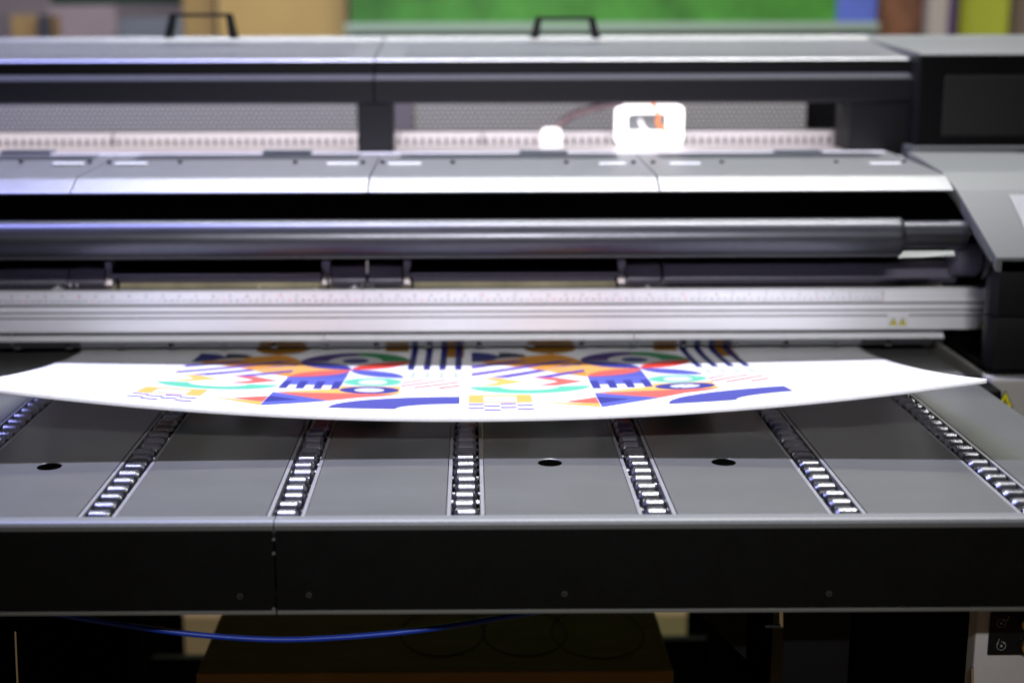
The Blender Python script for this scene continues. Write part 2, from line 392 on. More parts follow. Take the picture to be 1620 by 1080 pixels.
# --- print: flat ink shapes laid over the board's curve
INK = {}
def thinink(m, c):
    nt = m.node_tree; b = nt.nodes['Principled BSDF']; out = nt.nodes['Material Output']
    t = nt.nodes.new('ShaderNodeBsdfTranslucent'); t.inputs[0].default_value = (*[v**.8 for v in c], 1)
    x = nt.nodes.new('ShaderNodeMixShader'); x.inputs[0].default_value = .4
    nt.links.new(b.outputs[0], x.inputs[1]); nt.links.new(t.outputs[0], x.inputs[2]); nt.links.new(x.outputs[0], out.inputs[0]); return m
def ink(n, c): INK[n] = (len(INK), thinink(mat('ink_'+n, c, .6, var=.02, scale=60, spec=.25), c)); return n
ink('navy', (.018, .025, .17)); ink('blue', (.028, .034, .27)); ink('peri', (.095, .115, .44)); ink('purple', (.105, .05, .40)); ink('violet', (.050, .016, .16))
ink('ochre', (.34, .16, .02)); ink('amber', (.74, .32, .012)); ink('yellow', (.80, .45, .11)); ink('red', (.68, .040, .020)); ink('coral', (.74, .13, .10)); ink('mint', (.115, .50, .33)); ink('green', (.010, .22, .06))  # ochre is amber with the shade near the beam put into its colour
ink('white', (.66, .66, .665)); ink('ghost', (.54, .58, .68)); ink('black', (.014, .018, .05)); ink('band', (.070, .076, .34)); ink('lilac', (.19, .13, .52)); ink('rust', (.62, .065, .035))
def ell(cx, cy, rx, ry, a0=0, a1=360, n=40):
    m = max(3, int(n*abs(a1-a0)/360)); full = abs(a1-a0) >= 360
    return [(cx+rx*math.cos(math.radians(a0+(a1-a0)*k/m)), cy+ry*math.sin(math.radians(a0+(a1-a0)*k/m))) for k in range(m if full else m+1)]
def ann(cx, cy, rx, ry, ix, iy, a0, a1): return ell(cx, cy, rx, ry, a0, a1)+ell(cx, cy, ix, iy, a1, a0)
def lens(ax, ay, bx, by):
    """leaf between two opposite corners of a cell"""
    rx, ry = abs(bx-ax), abs(by-ay); up = 1 if by > ay else -1
    if up > 0: return ell(bx, ay, rx, ry, 180, 90)[:-1]+ell(ax, by, rx, ry, 0, -90)[:-1]
    return ell(ax, by, rx, ry, 90, 0)[:-1]+ell(bx, ay, rx, ry, 270, 180)[:-1]
def R4(x0, x1, y0, y1): return [(x0, y0), (x1, y0), (x1, y1), (x0, y1)]
D = []
def d(c, p): D.append((c, p))
# top of the tile, half under the beam
d('navy', ell(0, 2.072, .042, .040, -90, 90)); d('black', ell(.041, 2.077, .042, .032, -90, 90)); d('white', ell(.10, 2.075, .022, .012))
d('amber', [(.012, 2.036), (.03, 2.042), (.05, 2.055), (.075, 2.074), (.10, 2.088), (.12, 2.098), (.135, 2.088), (.15, 2.065), (.161, 2.04), (.165, 2.02), (.18, 1.995), (.21, 1.975), (.238, 1.966),
            (.215, 1.957), (.19, 1.94), (.17, 1.92), (.159, 1.902), (.14, 1.916), (.12, 1.935), (.095, 1.965), (.07, 1.985), (.045, 2.005), (.02, 2.02)])
d('ochre', ell(.121, 2.152, .042, .052, 180, 360)); d('ochre', R4(.37, .40, 2.07, 2.15)); d('ochre', R4(.28, .315, 2.12, 2.15))
d('white', lens(.035, 2.05, .075, 2.071))
# purple diagonal stripes
for k, (a, b, c_, e) in enumerate((((0, 1.997), (.062, 2.040), (.085, 2.040), (0, 1.979)), ((0, 1.936), (.128, 2.040), (.150, 2.040), (0, 1.918)),
                                   ((.024, 1.902), (.159, 2.020), (.159, 2.000), (.048, 1.902)), ((.084, 1.900), (.159, 1.962), (.159, 1.944), (.106, 1.900)))):
    d('purple', [(a[0], a[1]+.002), (b[0], b[1]+.001), (c_[0], c_[1]-.001), (e[0], e[1]-.003)])
d('yellow', [(.095, 1.9655), (.145, 1.9985), (.159, 1.9985), (.168, 2.01), (.18, 1.995), (.21, 1.975), (.238, 1.966), (.215, 1.957), (.19, 1.94), (.17, 1.92), (.159, 1.902), (.159, 1.9625), (.122, 1.933)])
d('yellow', [(.008, 1.901), (.038, 1.897), (.073, 1.866), (.035, 1.834), (.006, 1.832), (.037, 1.864)])
d('coral', [(.082, 1.898), (.115, 1.897), (.153, 1.863), (.114, 1.831), (.084, 1.832), (.117, 1.864)])
d('mint', ann(.077, 1.827, .080, .056, .039, .028, 180, 360))
# circle with an eye, and the four-leaf flower below it
cx, cy = .2405, 2.037
d('violet', ell(cx, cy, .0805, .075, 90, 180)+[(cx, cy)]); d('green', ell(cx, cy, .0805, .075, 0, 90)+[(cx, cy)])
d('white', ell(cx, cy, .040, .048, 0, 180)); d('white', [(cx-.07, cy), (cx+.07, cy), (cx, cy-.068)])
d('navy', ell(.2405, 2.043, .0195, .0215))
d('blue', lens(.1605, 2.037, .2405, 1.966)); d('red', lens(.2405, 1.966, .3205, 2.037))
d('peri', [(.159, 1.832), (.239, 1.832), (.239, 1.962), (.225, 1.935), (.2, 1.915), (.159, 1.900)])
d('coral', lens(.160, 1.900, .2405, 1.966)); d('peri', lens(.2405, 1.966, .318, 1.899))
for a, b in ((.1585, .1695), (.1805, .1915), (.2035, .2145), (.2265, .2375)): d('blue', R4(a, b, 1.800, 1.864))
# bars
for a, b in ((.320, .3295), (.3425, .352), (.365, .3745), (.3875, .397)): d('navy', R4(a, b, 1.967, 2.16)); 
for a, b in ((.326, .333), (.346, .353), (.366, .373), (.386, .393)): d('ghost', R4(a, b, 1.898, 1.952))
# rings over a yellow ground
d('yellow', [(.166, 1.771), (.190, 1.784), (.215, 1.795), (.2385, 1.803), (.2385, 1.827), (.318, 1.827), (.318, 1.768)])
d('coral', [(.160, 1.7665), (.240, 1.7675), (.318, 1.7675), (.30, 1.752), (.27, 1.738), (.245, 1.718), (.2335, 1.7085), (.20, 1.733)])
d('white', R4(.2385, .3185, 1.8275, 1.896)); d('mint', ell(.278, 1.862, .0390, .0330)); d('white', ell(.278, 1.861, .0195, .0205))
d('blue', ell(.278, 1.796, .0390, .0290)); d('white', ell(.278, 1.796, .0195, .0170))
for a, b in (((.318, 1.862), (.345, 1.886)), ((.318, 1.837), (.376, 1.885)), ((.335, 1.823), (.394, 1.870)), ((.368, 1.821), (.396, 1.841))):
    d('rust', [a, (a[0], a[1]-.010), (b[0], b[1]-.010), b])
# lower row
d('amber' if 0 else 'yellow', R4(-.004, .0755, 1.7045, 1.7625)); d('white', R4(.0145, .0565, 1.7085, 1.7500))
for x0, y0 in ((-.0045, 1.692), (-.0045, 1.664), (.0150, 1.679), (.0150, 1.651), (.0350, 1.695), (.0350, 1.668), (.0552, 1.682), (.0552, 1.654)): d('lilac', R4(x0, x0+.0198, y0-.004, y0+.004))
d('yellow', [(.086, 1.7025), (.156, 1.6815), (.156, 1.656)]); d('coral', [(.115, 1.7015), (.156, 1.730), (.156, 1.682)])
d('peri', [(.157, 1.764), (.157, 1.655), (.233, 1.7075)]); d('blue', [(.157, 1.732), (.157, 1.681), (.197, 1.7075)])
d('band', ell(.396, 1.6565, .158, .092, 180, 90)+[(.396, 1.6975)]+ell(.396, 1.6565, .077, .041, 90, 180))
bm = nb()
def inkshape(bm, pts, mi, lay, step=.012):
    n = len(pts); P = []; E_ = []
    for i in range(n):
        a, b = Vector(pts[i]), Vector(pts[(i+1) % n]); m = max(1, int((b-a).length/step))
        for k in range(m): P.append(a+(b-a)*k/m)
    E_ = [(i, (i+1) % len(P)) for i in range(len(P))]
    xs = [p.x for p in P]; ys = [p.y for p in P]
    x = math.floor(min(xs)/step)*step
    while x < max(xs):
        y = math.floor(min(ys)/step)*step
        while y < max(ys): P.append(Vector((x, y))); y += step
        x += step
    v, e, f, ov, oe, of = delaunay_2d_cdt(P, E_, [list(range(len(E_)))], 1, 1e-7)
    vs = [bm.verts.new((p.x, p.y, zt(p.x, p.y)+.00010+.000007*lay)) for p in v]
    for t in f:
        try: fa = bm.faces.new([vs[i] for i in t])
        except ValueError: continue
        fa.material_index = mi; fa.normal_update()
        if fa.normal.z < 0: fa.normal_flip()
for dx in (0., -.4115):
    for k, (c, p) in enumerate(D):
        inkshape(bm, [(x+dx+.0005, y) for x, y in p], INK[c][0], k)
bmesh.ops.delete(bm, geom=[v for v in bm.verts if not v.link_faces], context='VERTS')
obj('printed_design', bm, [m for _, m in INK.values()], PB)

# ------------------------------------------------------------------ printer
P = root('flatbed_printer', 'wide industrial printer with silver covers, dark roller and white ruler beam', 'printer', (0, 2.5, FLOOR))
XLp = -1.12
# ruler beam
Yb = 2.12
def Z(py, Y=Yb): return zy(py, Y)
g = .006
pts = [(Yb+.012, Z(458.)), (Yb+.0015, Z(458.)), (Yb, Z(459.5)), (Yb, Z(480)), (Yb+g, Z(480.5)), (Yb+g, Z(483.5)), (Yb, Z(484)), (Yb, Z(491.5)), (Yb+g, Z(492)), (Yb+g, Z(494.3)), (Yb, Z(494.6)),
       (Yb, Z(500)), (Yb+g, Z(500.4)), (Yb+g, Z(502.6)), (Yb, Z(503)), (Yb, Z(523.2)), (Yb+g, Z(523.8)), (Yb+.012, Z(523.8))]
mis = [0]*len(pts)
for i in (4, 8, 12): mis[i] = 1
xk = xx(1578, 500, 2.12); bx1 = xk-.002
bm = nb(); prof(bm, pts, XLp, bx1, mis); BM = obj('ruler_beam', bm, [BEAM, GROOVE], P)
# lower lip in segments, with slots and tabs
seams = [XLp, xx(19, 540, Yb), xx(513, 540, Yb), xx(1002, 540, Yb), xx(1491, 540, Yb)]
for a, b in zip(seams, seams[1:]):
    bm = nb()
    prof(bm, [(Yb+.06, Z(525)), (Yb+.005, Z(525.5)), (Yb-.001, Z(528.5)), (Yb-.008, Z(535)), (Yb-.0065, Z(536.8)), (Yb+.006, Z(547.5, Yb+.006)), (Yb+.06, Z(547.5, Yb+.006))], a+.0006, b-.0006, [0, 1, 3, 3, 2, 2, 2])
    obj('lower_lip', bm, [BEAM, GROOVE, LIP, mat('lip_white', (.86, .86, .88), .4, metal=.2, var=.04, scale=60)], P)
bm = nb(); s0 = xx(107, 545, Yb); ds = (xx(1406, 543, Yb)-s0)/8
for k in range(-4, 9):
    x = s0+ds*k
    lathe_x(bm, [(x-.0035, .0014), (x-.003, .0018), (x+.003, .0018), (x+.0035, .0014)], Yb-.0005, Z(543), 12)
o = obj('lip_slot', bm, PIT, P); 
for k in range(-4, 9):
    for f_ in (0, .5):
        x = s0+ds*(k+f_)+.001
        if x > seams[-1]: continue
        obj('lip_tab', bbox(x-.005, x+.005, Yb+.003, Yb+.02, Z(550.5), Z(546.5), .0008), mat('tab_grey', (.06, .062, .065), .6), P)
# ruler tape with figures
dg = {}
for ch in '0123456789':
    cu = bpy.data.curves.new('t', 'FONT'); cu.body = ch; cu.size = 1; cu.resolution_u = 3; cu.align_x = 'CENTER'
    to = bpy.data.objects.new('t', cu); me = bpy.data.meshes.new_from_object(to)
    dg[ch] = ([v.co.copy() for v in me.vertices], [list(p.vertices) for p in me.polygons])
    bpy.data.objects.remove(to); bpy.data.curves.remove(cu); bpy.data.meshes.remove(me)
def put(bm, s, x, z, h, mi, y):
    w = h*.62; x -= w*(len(s)-1)/2
    for ch in s:
        vs = [bm.verts.new((x+v.x*h, y, z+v.y*h)) for v in dg[ch][0]]
        for p in dg[ch][1]:
            try: bm.faces.new([vs[i] for i in p]).material_index = mi
            except ValueError: pass
        x += w
bm = nb(); zr0, zr1 = Z(478.6), Z(460.6); x0r = xx(1397, 468, Yb)
box(bm, XLp+.01, x0r+.002, Yb-.0005, Yb-.0001, zr0, zr1, 0)
for cm in range(0, 190):
    x = x0r-.01*cm
    if x < XLp+.02: break
    red = cm % 10 == 0
    put(bm, str(cm), x, Z(475.4), .0046, 2 if red else 1, Yb-.0007)
    for mm in range(10):
        h = .0030 if mm == 0 else (.0022 if mm == 5 else .0013)
        xm = x-.001*mm
        plate_y(bm, [(xm-.00012, zr0), (xm+.00012, zr0), (xm+.00012, zr0+h), (xm-.00012, zr0+h)], Yb-.0007, .0001, 1)
for inch in range(0, 74):
    x = x0r-.0254*inch
    if x < XLp+.02: break
    put(bm, str(inch), x, Z(468.6), .0046 if inch % 12 else .0056, 2 if inch % 12 == 0 and inch else 1, Yb-.0007)
    for q in range(16):
        xm = x-.0254*q/16; h = (.0030 if q == 0 else .0022 if q == 8 else .0013)
        plate_y(bm, [(xm-.00012, zr1-h), (xm+.00012, zr1-h), (xm+.00012, zr1), (xm-.00012, zr1)], Yb-.0007, .0001, 1)
obj('ruler', bm, [TAPE, INKK, INKR], BM)
# warning labels on the beam
bm = nb(); a = at(1404, 497, Yb-.0006); b = at(1437, 518, Yb-.0006)
plate_y(bm, [(a.x, b.z), (b.x, b.z), (b.x, a.z), (a.x, a.z)], Yb-.0006, .0005, 2)
for px in (1413.5, 1428): p = at(px, 508.5, Yb-.001); warn(bm, p.x, p.z, .0120, .0114, Yb-.0012)
obj('warning_label', bm, [YEL, INKK, TAPE], BM)
bm = nb(); p = at(1557, 508, 2.10); warn(bm, p.x, p.z, .018, .023, 2.095); obj('warning_label', bm, [YEL, INKK], P)
# dark tunnel behind and above the beam
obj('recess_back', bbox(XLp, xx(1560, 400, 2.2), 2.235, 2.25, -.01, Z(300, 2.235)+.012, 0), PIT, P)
obj('platen', bbox(XLp, .70, 2.225, 2.60, -.06, -.003, .001), BLACKG, P)
# big roller, narrow shaft, pin
Yr = 2.060; zc = (Z(346, Yr)+Z(408.5, Yr))/2; Rr = (Z(346, Yr)-Z(408.5, Yr))/2*.985
xe = xx(1425, 380, Yr)
bm = nb(); lathe_x(bm, [(XLp, Rr), (xe-.0103, Rr), (xe-.0100, Rr-.0006), (xe-.0094, Rr-.0006), (xe-.0091, Rr), (xe-.003, Rr), (xe-.0008, Rr-.0012), (xe, Rr-.004), (xe, Rr*.7)], Yr, zc, 96)
TB = obj('feed_roller', bm, TUBE, P, smooth=35)
zc2 = (Z(352, Yr)+Z(396, Yr))/2+.001; R2 = (Z(352, Yr)-Z(396, Yr))/2*.98; xe2 = xx(1527, 375, Yr)
bm = nb(); lathe_x(bm, [(xe, R2), (xe2-.0125, R2), (xe2-.0122, R2-.0004), (xe2-.0117, R2-.0004), (xe2-.0114, R2), (xe2-.003, R2), (xe2-.0008, R2-.001), (xe2, R2-.003), (xe2, .006)], Yr, zc2, 72)
obj('roller_shaft', bm, TUBE, P, smooth=35)
bm = nb(); xe3 = xx(1549, 371, Yr); lathe_x(bm, [(xe2, .0028), (xe3, .0028)], Yr-.005, Z(371, Yr), 16); obj('shaft_pin', bm, CHROME, P, smooth=35)
bm = nb(); p = at(1411, 384, Yr-Rr+.0035); disc_y(bm, p, .0032, .001, 14); disc_y(bm, p+Vector((0, -.001, 0)), .0018, .0003, 6, 1); obj('roller_screw', bm, [CHROME, PIT], TB)
# front cover panels
Yc = 2.085
cvp = [(Yc, Z(303.5, Yc)), (Yc+.004, Z(300.5, Yc+.004)), (Yc+.034, Z(283, Yc+.034)), (Yc+.040, Z(280.4, Yc+.040)), (Yc+.052, Z(277.5, Yc+.052)), (Yc+.33, Z(243, Yc+.33)), (Yc+.33, Z(243, Yc+.33)-.004), (Yc+.05, Z(283, Yc+.05)-.004), (Yc+.006, Z(306, Yc+.006))]
cs = [XLp, xx(110, 306, Yc), xx(582, 306, Yc), xx(1044, 304, Yc), xx(1510, 300, Yc)]
CVT = perf('cover_perforation', (.16, .17, .19), (.03, .03, .03), .006, .34, .4, .4, 'XY')
for i, (a, b) in enumerate(zip(cs, cs[1:])):
    bm = nb(); prof(bm, cvp, a+.0008, b-.0008); bev(bm, .0010, 2, 12)
    CP = obj('cover_panel', bm, COVER, P)
    def tz(y): return cvp[4][1]+(cvp[5][1]-cvp[4][1])*(y-cvp[4][0])/(cvp[5][0]-cvp[4][0])
    y0, y1 = Yc+.26, Yc+.322
    bm = nb(); vs = [bm.verts.new(q) for q in ((a+.035, y0, tz(y0)+.0012), (b-.035, y0, tz(y0)+.0012), (b-.035, y1, tz(y1)+.0012), (a+.035, y1, tz(y1)+.0012))]
    bm.faces.new(vs); r = bmesh.ops.solidify(bm, geom=bm.faces[:], thickness=.0009); obj('vent_grille', bm, CVT, CP)
# cover fittings, from their places in the picture
def cover_y(py):
    lo, hi = Yc+.05, Yc+.33
    for _ in range(30):
        m = (lo+hi)/2
        if Z(py, m) > cvp[4][1]+(cvp[5][1]-cvp[4][1])*(m-cvp[4][0])/(cvp[5][0]-cvp[4][0]): lo = m
        else: hi = m
    return lo
covers = [o for o in bpy.data.objects if o.name.startswith('cover_panel')]
def which(x):
    for i, (a, b) in enumerate(zip(cs, cs[1:])):
        if a <= x < b: return covers[i]
    return covers[-1]
for px in (33, 142, 173, 285, 467, 574, 605, 716, 896, 1002, 1033, 1142, 1323, 1430):
    y = cover_y(259); p = at(px, 259, y); bm = nb(); disc_z(bm, p+Vector((0, 0, .0005)), .0035, .0045, 14); bev(bm, .001, 2)
    obj('cover_screw', bm, BLACKG, which(p.x))
for a_, b_ in ((83, 132), (182, 232), (517, 566), (614, 666), (948, 990), (1060, 1108), (1376, 1425)):
    y = cover_y(260.5); p, q = at(a_, 260.5, y), at(b_, 260.5, y)
    obj('cover_label', bbox(p.x, q.x, y-.005, y+.006, p.z-.001, p.z+.0024, .0008), mat('white_reflector', (.90, .90, .92), .4), which((p.x+q.x)/2))
for a_, b_ in ((0, 80), (415, 492), (822, 898), (1228, 1300)):
    y = Yc+.315; p, q = at(a_, 243, y), at(b_, 243, y)
    obj('hinge_plate', bbox(p.x, q.x, y, y+.03, p.z-.002, p.z+.004, .001), mat('hinge_grey', (.09, .10, .13), .4, metal=.4), which((p.x+q.x)/2))
# clamp row
Yk = 2.155
def kb(name, x0, x1, y0, y1, Y, dep, m, b=.0015, parent=P):
    return obj(name, bbox(xx(x0, y1, Y), xx(x1, y1, Y), Y, Y+dep, Z(y1, Y), Z(y0, Y), b), m, parent)
def kblock(name, x0, x1, ytop, ymid, ybot):
    a, b = xx(x0, ymid, Yk), xx(x1, ymid, Yk); bm = nb()
    prof(bm, [(Yk+.05, Z(ytop, Yk+.02)), (Yk+.006, Z(ytop, Yk+.006)), (Yk-.006, Z(ymid, Yk-.006)), (Yk+.002, Z(ybot, Yk+.002)), (Yk+.05, Z(ybot, Yk+.002))], a, b); bev(bm, .0012, 2, 15)
    return obj(name, bm, CLAMP, P, smooth=25)
for x0, x1, o_ in ((-190, 106, 2), (110, 165, 2), (524, 579, 0), (583, 636, 0), (991, 1045, -1), (1050, 1512, -2)):
    kblock('clamp_block', x0, x1, 421+o_, 444+o_, 453+o_)
for x0, x1 in ((168, 178), (510, 523), (639, 650), (977, 989)):
    kb('clamp_bracket', x0, x1, 412, 450, Yk+.008, .03, CLAMP, .001)
for x0, x1 in ((-320, -6), (178, 509), (648, 977)):
    a, b = xx(x0, 432, Yk), xx(x1, 432, Yk); bm = nb()
    prof(bm, [(Yk+.05, Z(410, Yk+.05)), (Yk-.002, Z(428, Yk-.002)), (Yk-.010, Z(431, Yk-.010)), (Yk-.010, Z(436, Yk-.010)), (Yk, Z(446, Yk)), (Yk+.05, Z(446, Yk))], a, b, [0, 1, 2, 1, 1, 0]); bev(bm, .0008, 1, 15)
    obj('feed_tray', bm, [PIT, CLAMP, CLAMP], P)
obj('zinc_strip', bbox(XLp, xx(1490, 450, 2.19), 2.19, 2.2, Z(462, 2.19), Z(444, 2.19), 0), BEIGE, P)
for px in (91, 560, 1024):
    bm = nb(); p = at(px, 459, 2.14); box(bm, p.x-.008, p.x+.008, 2.137, 2.15, p.z-.002, p.z+.003); box(bm, p.x-.002, p.x+.003, 2.138, 2.148, p.z+.003, p.z+.0065); bev(bm, .0006, 1)
    obj('white_clip', bm, TAPE, P)
for px in (112, 122, 573, 582, 590, 1040, 1046, 1052, 1484):
    p = at(px, 456, 2.145); bm = nb(); tube(bm, [p+Vector((0, 0, -.006)), p+Vector((0, 0, .007))], .0016, 8); obj('clamp_stud', bm, CHROME, P, smooth=40)
for px in (180, 410+0, 500, 651, 735+72, 975, 1258, 1443, 530, 612, 995, 1070, 160):
    p = at(px, 455, 2.18); bm = nb(); box(bm, p.x-.003, p.x+.003, 2.176, 2.186, p.z-.006, p.z+.002); bev(bm, .0006, 1); obj('strip_bracket', bm, BEIGE, P)
for px in (185, 517, 650, 974):
    p0, p1 = at(px, 440, 2.15), at(px+1, 459, 2.14); bm = nb(); tube(bm, smoothpath([p0, (p0+p1)/2+Vector((.002, 0, 0)), p1], 12), .0022, 8); obj('cable', bm, BLACKG, P, smooth=40)
for px in (581,):
    p0, p1 = at(px, 412, 2.14), at(px, 432, 2.14); bm = nb(); tube(bm, [p0, p1], .0018, 8); obj('grey_wire', bm, BEIGE, P, smooth=40)
# bright plate under the shaft
bm = nb(); Yq = 1.995
q = [at(1420, 408, Yq-.01), at(1511, 405, Yq-.01), at(1509, 396.5, Yq+.02), at(1430, 397, Yq+.02)]
vs = [bm.verts.new(v) for v in q]; bm.faces.new(vs); bmesh.ops.solidify(bm, geom=bm.faces[:], thickness=.003); obj('shaft_bracket', bm, mat('bracket_grey', (.30, .31, .27), .5), P)
bm = nb(); p = at(1532, 412, 2.13); lathe_x(bm, [(p.x-.022, .022), (p.x-.018, .028), (p.x+.018, .028), (p.x+.024, .02)], 2.15, p.z, 28); obj('motor_cap', bm, CLAMP, P, smooth=35)
# right side housing: grey sloping cover over a black block
X3 = 1.25
def hx(px, py, Y): return at(px, py, Y)
Yh = 1.985
bm = nb()
L_ = [at(1437, 240, Yc+.34), at(1490, 272, Yc+.07), at(1513, 300, Yc+.01), at(1577, 408, Yh)]
R_ = [Vector((X3, p.y, p.z)) for p in L_]
R_[0] = at(1597, 240, Yc+.34); 
vl = [bm.verts.new(p) for p in L_]; vr = [bm.verts.new(p) for p in R_]
for i in range(3): bm.faces.new((vl[i], vl[i+1], vr[i+1], vr[i]))
# inner side wall going down and to the back
wl = [bm.verts.new((p.x, p.y, p.z-.02 if i < 3 else p.z-.02)) for i, p in enumerate(L_)]
for i in range(3): bm.faces.new((vl[i+1], vl[i], wl[i], wl[i+1]))
bm.faces.new((vl[3], wl[3], bm.verts.new((X3, Yh, L_[3].z-.02)), vr[3]))
bmesh.ops.recalc_face_normals(bm, faces=bm.faces); bev(bm, .002, 2, 12)
HS = obj('side_cover', bm, HOUSE, P, smooth=40)
# black inner face following the slope (chamfer between cover and opening)
zt_ = L_[3].z; xk = xx(1578, 500, 2.12)
bm = nb(); xi = xx(1561, 500, Yh+.02); xo = xx(1577, 500, Yh)
A = [Vector((L_[2].x+.002, L_[2].y, L_[2].z-.004)), Vector((L_[3].x-.001, Yh+.001, zt_-.004)), Vector((xo, Yh, .0)), Vector((xi, Yh+.02, .0)), at(1559, 408, Yh+.02), at(1530, 330, Yc-.03), at(1514, 306, Yc)]
# front black block (with a seam), chamfered inner edge
for z0, z1 in ((Z(505, Yh)+.0008, zt_-.003), (Z(588, Yh), Z(505, Yh)-.0008)):
    bm = nb(); pt = [(xi, Yh+.016), (xo, Yh), (X3, Yh), (X3, 2.5), (xk, 2.5), (xk, Yh+.034), (xi, Yh+.034)]
    a = [bm.verts.new((x, y, z0)) for x, y in pt]; b = [bm.verts.new((x, y, z1)) for x, y in pt]; n = len(pt)
    for i in range(n): bm.faces.new((a[i], a[(i+1) % n], b[(i+1) % n], b[i]))
    bm.faces.new(a[::-1]); bm.faces.new(b); bmesh.ops.recalc_face_normals(bm, faces=bm.faces); bev(bm, .0015, 2, 20)
    obj('side_block', bm, BLACKG, P, smooth=30)
obj('side_block', bbox(xi+.004, X3, Yh+.01, 2.5, Z(601, Yh), Z(588, Yh)-.0005, .001), BLACK, P)
# inner cheek filling between cover edge and block
bm = nb()
c1 = [Vector((L_[1].x+.004, L_[1].y, L_[1].z-.006)), Vector((L_[2].x+.006, L_[2].y, L_[2].z-.006)), Vector((L_[3].x-.004, Yh+.004, zt_-.006)), Vector((xi, Yh+.026, zt_-.03))]
c2 = [at(1520, 308, Yc+.05), at(1535, 330, Yc+.03), at(1561, 408, Yh+.05), Vector((xi, Yh+.05, zt_-.04))]
def vlist(l): return [bm.verts.new(v) for v in l]
a, b = vlist(c1), vlist(c2)
for i in range(3): bm.faces.new((a[i], a[i+1], b[i+1], b[i]))
bmesh.ops.recalc_face_normals(bm, faces=bm.faces); bmesh.ops.solidify(bm, geom=bm.faces[:], thickness=.002); obj('side_cheek', bm, BLACKG, P)
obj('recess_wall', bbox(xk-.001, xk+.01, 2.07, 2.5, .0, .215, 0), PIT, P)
# badge plate on the grey cover (partly in frame)
bm = nb(); s = (L_[3]-L_[2]); nrm = Vector((0, s.z, -s.y)).normalized(); 
if nrm.z < 0: nrm = -nrm
q = []
for px, py in ((1596, 309), (1650, 309), (1680, 362), (1621, 362)):
    dd = ray(px, py); t = (L_[2]-CAMP).dot(nrm)/dd.dot(nrm); q.append(CAMP+dd*t+nrm*.0012)
bm.faces.new(vlist(q)); bmesh.ops.solidify(bm, geom=bm.faces[:], thickness=.001); obj('cover_plate', bm, mat('plate_grey', (.50, .51, .50), .4, var=.03, scale=200), HS)
# light grey lower cabinet with warning triangle
Yg = 1.965
bm = bbox(xx(1567, 640, Yg), X3, Yg, 2.6, -.28, Z(604, Yg), .004)
CBN = obj('base_cabinet', bm, CAB, P)
bm = nb(); p = at(1590, 631, Yg-.001); warn(bm, p.x, p.z, .026, .026, Yg-.0012); obj('warning_label', bm, [YEL, INKK], CBN)
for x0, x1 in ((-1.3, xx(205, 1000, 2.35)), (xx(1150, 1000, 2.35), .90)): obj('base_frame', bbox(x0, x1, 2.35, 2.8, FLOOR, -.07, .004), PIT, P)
obj('dark_base_panel', bbox(xx(1035, 1050, 2.5), xx(1240, 1050, 2.5), 2.5, 2.52, FLOOR, Z(1012, 2.5), .004), BLACK, P)  # dark panel added where the lit floor fades into darkness
obj('dark_base_panel', bbox(xx(172, 1050, 2.5), xx(372, 1050, 2.5), 2.5, 2.52, FLOOR, Z(1038, 2.5), .004), BLACK, P)
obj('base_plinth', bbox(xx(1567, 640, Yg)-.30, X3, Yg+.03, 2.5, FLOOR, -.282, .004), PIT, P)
obj('cabinet_corner', bbox(XR+.002, xx(1570, 640, Yg), Yg-.035, Yg+.05, -.10, Z(604, Yg)-.006, .006, 3), BLACK, P)

# rear gantry
Yu = 2.56
us = [-1.35, xx(592, 96, Yu), xx(1448, 92, Yu)]
Yt = 2.86
for a, b in zip(us, us[1:]):
    bm = nb(); prof(bm, [(Yu, Z(97, Yu)), (Yu+.004, Z(93.5, Yu+.004)), (Yt-.02, Z(65, Yt-.02)), (Yt, Z(57, Yt)), (Yt+.01, Z(62, Yt)), (Yt, Z(97, Yu)-.002), (Yu+.01, Z(97, Yu)-.002)], a+.001, b-.001); bev(bm, .0015, 2, 8)
    TC = obj('top_cover', bm, COVER, P)
    m = perf('top_perforation', (.36, .37, .37), (.04, .04, .04), .014, .30, .4, .4, 'XY') if 'top_perforation' not in MATS else MATS['top_perforation']
    y0, y1 = Yu+.05, Yt-.05
    def tz2(y): return Z(93.5, Yu+.004)+(Z(65, Yt-.02)-Z(93.5, Yu+.004))*(y-Yu-.004)/(Yt-.02-Yu-.004)+.0012
    bm = nb(); bm.faces.new(vlist([(a+.05, y0, tz2(y0)), (b-.05, y0, tz2(y0)), (b-.05, y1, tz2(y1)), (a+.05, y1, tz2(y1))])); bmesh.ops.solidify(bm, geom=bm.faces[:], thickness=.0008)
    obj('vent_grille', bm, m, TC)
    # fascia: recessed upper band, ledge, lower band
    bm = nb(); prof(bm, [(Yu+.004, Z(97, Yu)-.0025), (Yu+.004, Z(117, Yu+.004)), (Yu-.018, Z(123.5, Yu-.018)), (Yu-.020, Z(127, Yu-.020)), (Yu-.020, Z(161, Yu-.020)), (Yu-.014, Z(164, Yu-.014)), (Yu+.10, Z(164, Yu-.014)), (Yu+.10, Z(97, Yu)-.0025)], a+.0008, b-.0008, [0, 1, 1, 0, 0, 0, 0, 0])
    bev(bm, .0008, 1, 15); obj('fascia', bm, [mat('fascia_black', (.008, .0076, .010), .5, spec=.22, var=.1, scale=200, bump=.05), mat('fascia_ledge_highlight', (.050, .050, .056), .45, var=.1, scale=100)], P)  # ledge faces coloured lighter: a painted highlight on the black fascia
obj('gantry_post', bbox(xx(567, 200, Yu), xx(622, 200, Yu), Yu-.012, Yu+.06, Z(246, Yu)-.01, Z(164, Yu-.014)-.001, .002), MATS['fascia_black'], P)
obj('gantry_post', bbox(xx(1341, 200, Yu), xx(1437, 200, Yu), Yu-.012, Yu+.09, Z(246, Yu)-.01, Z(164, Yu-.014)-.001, .002), MATS['fascia_black'], P)
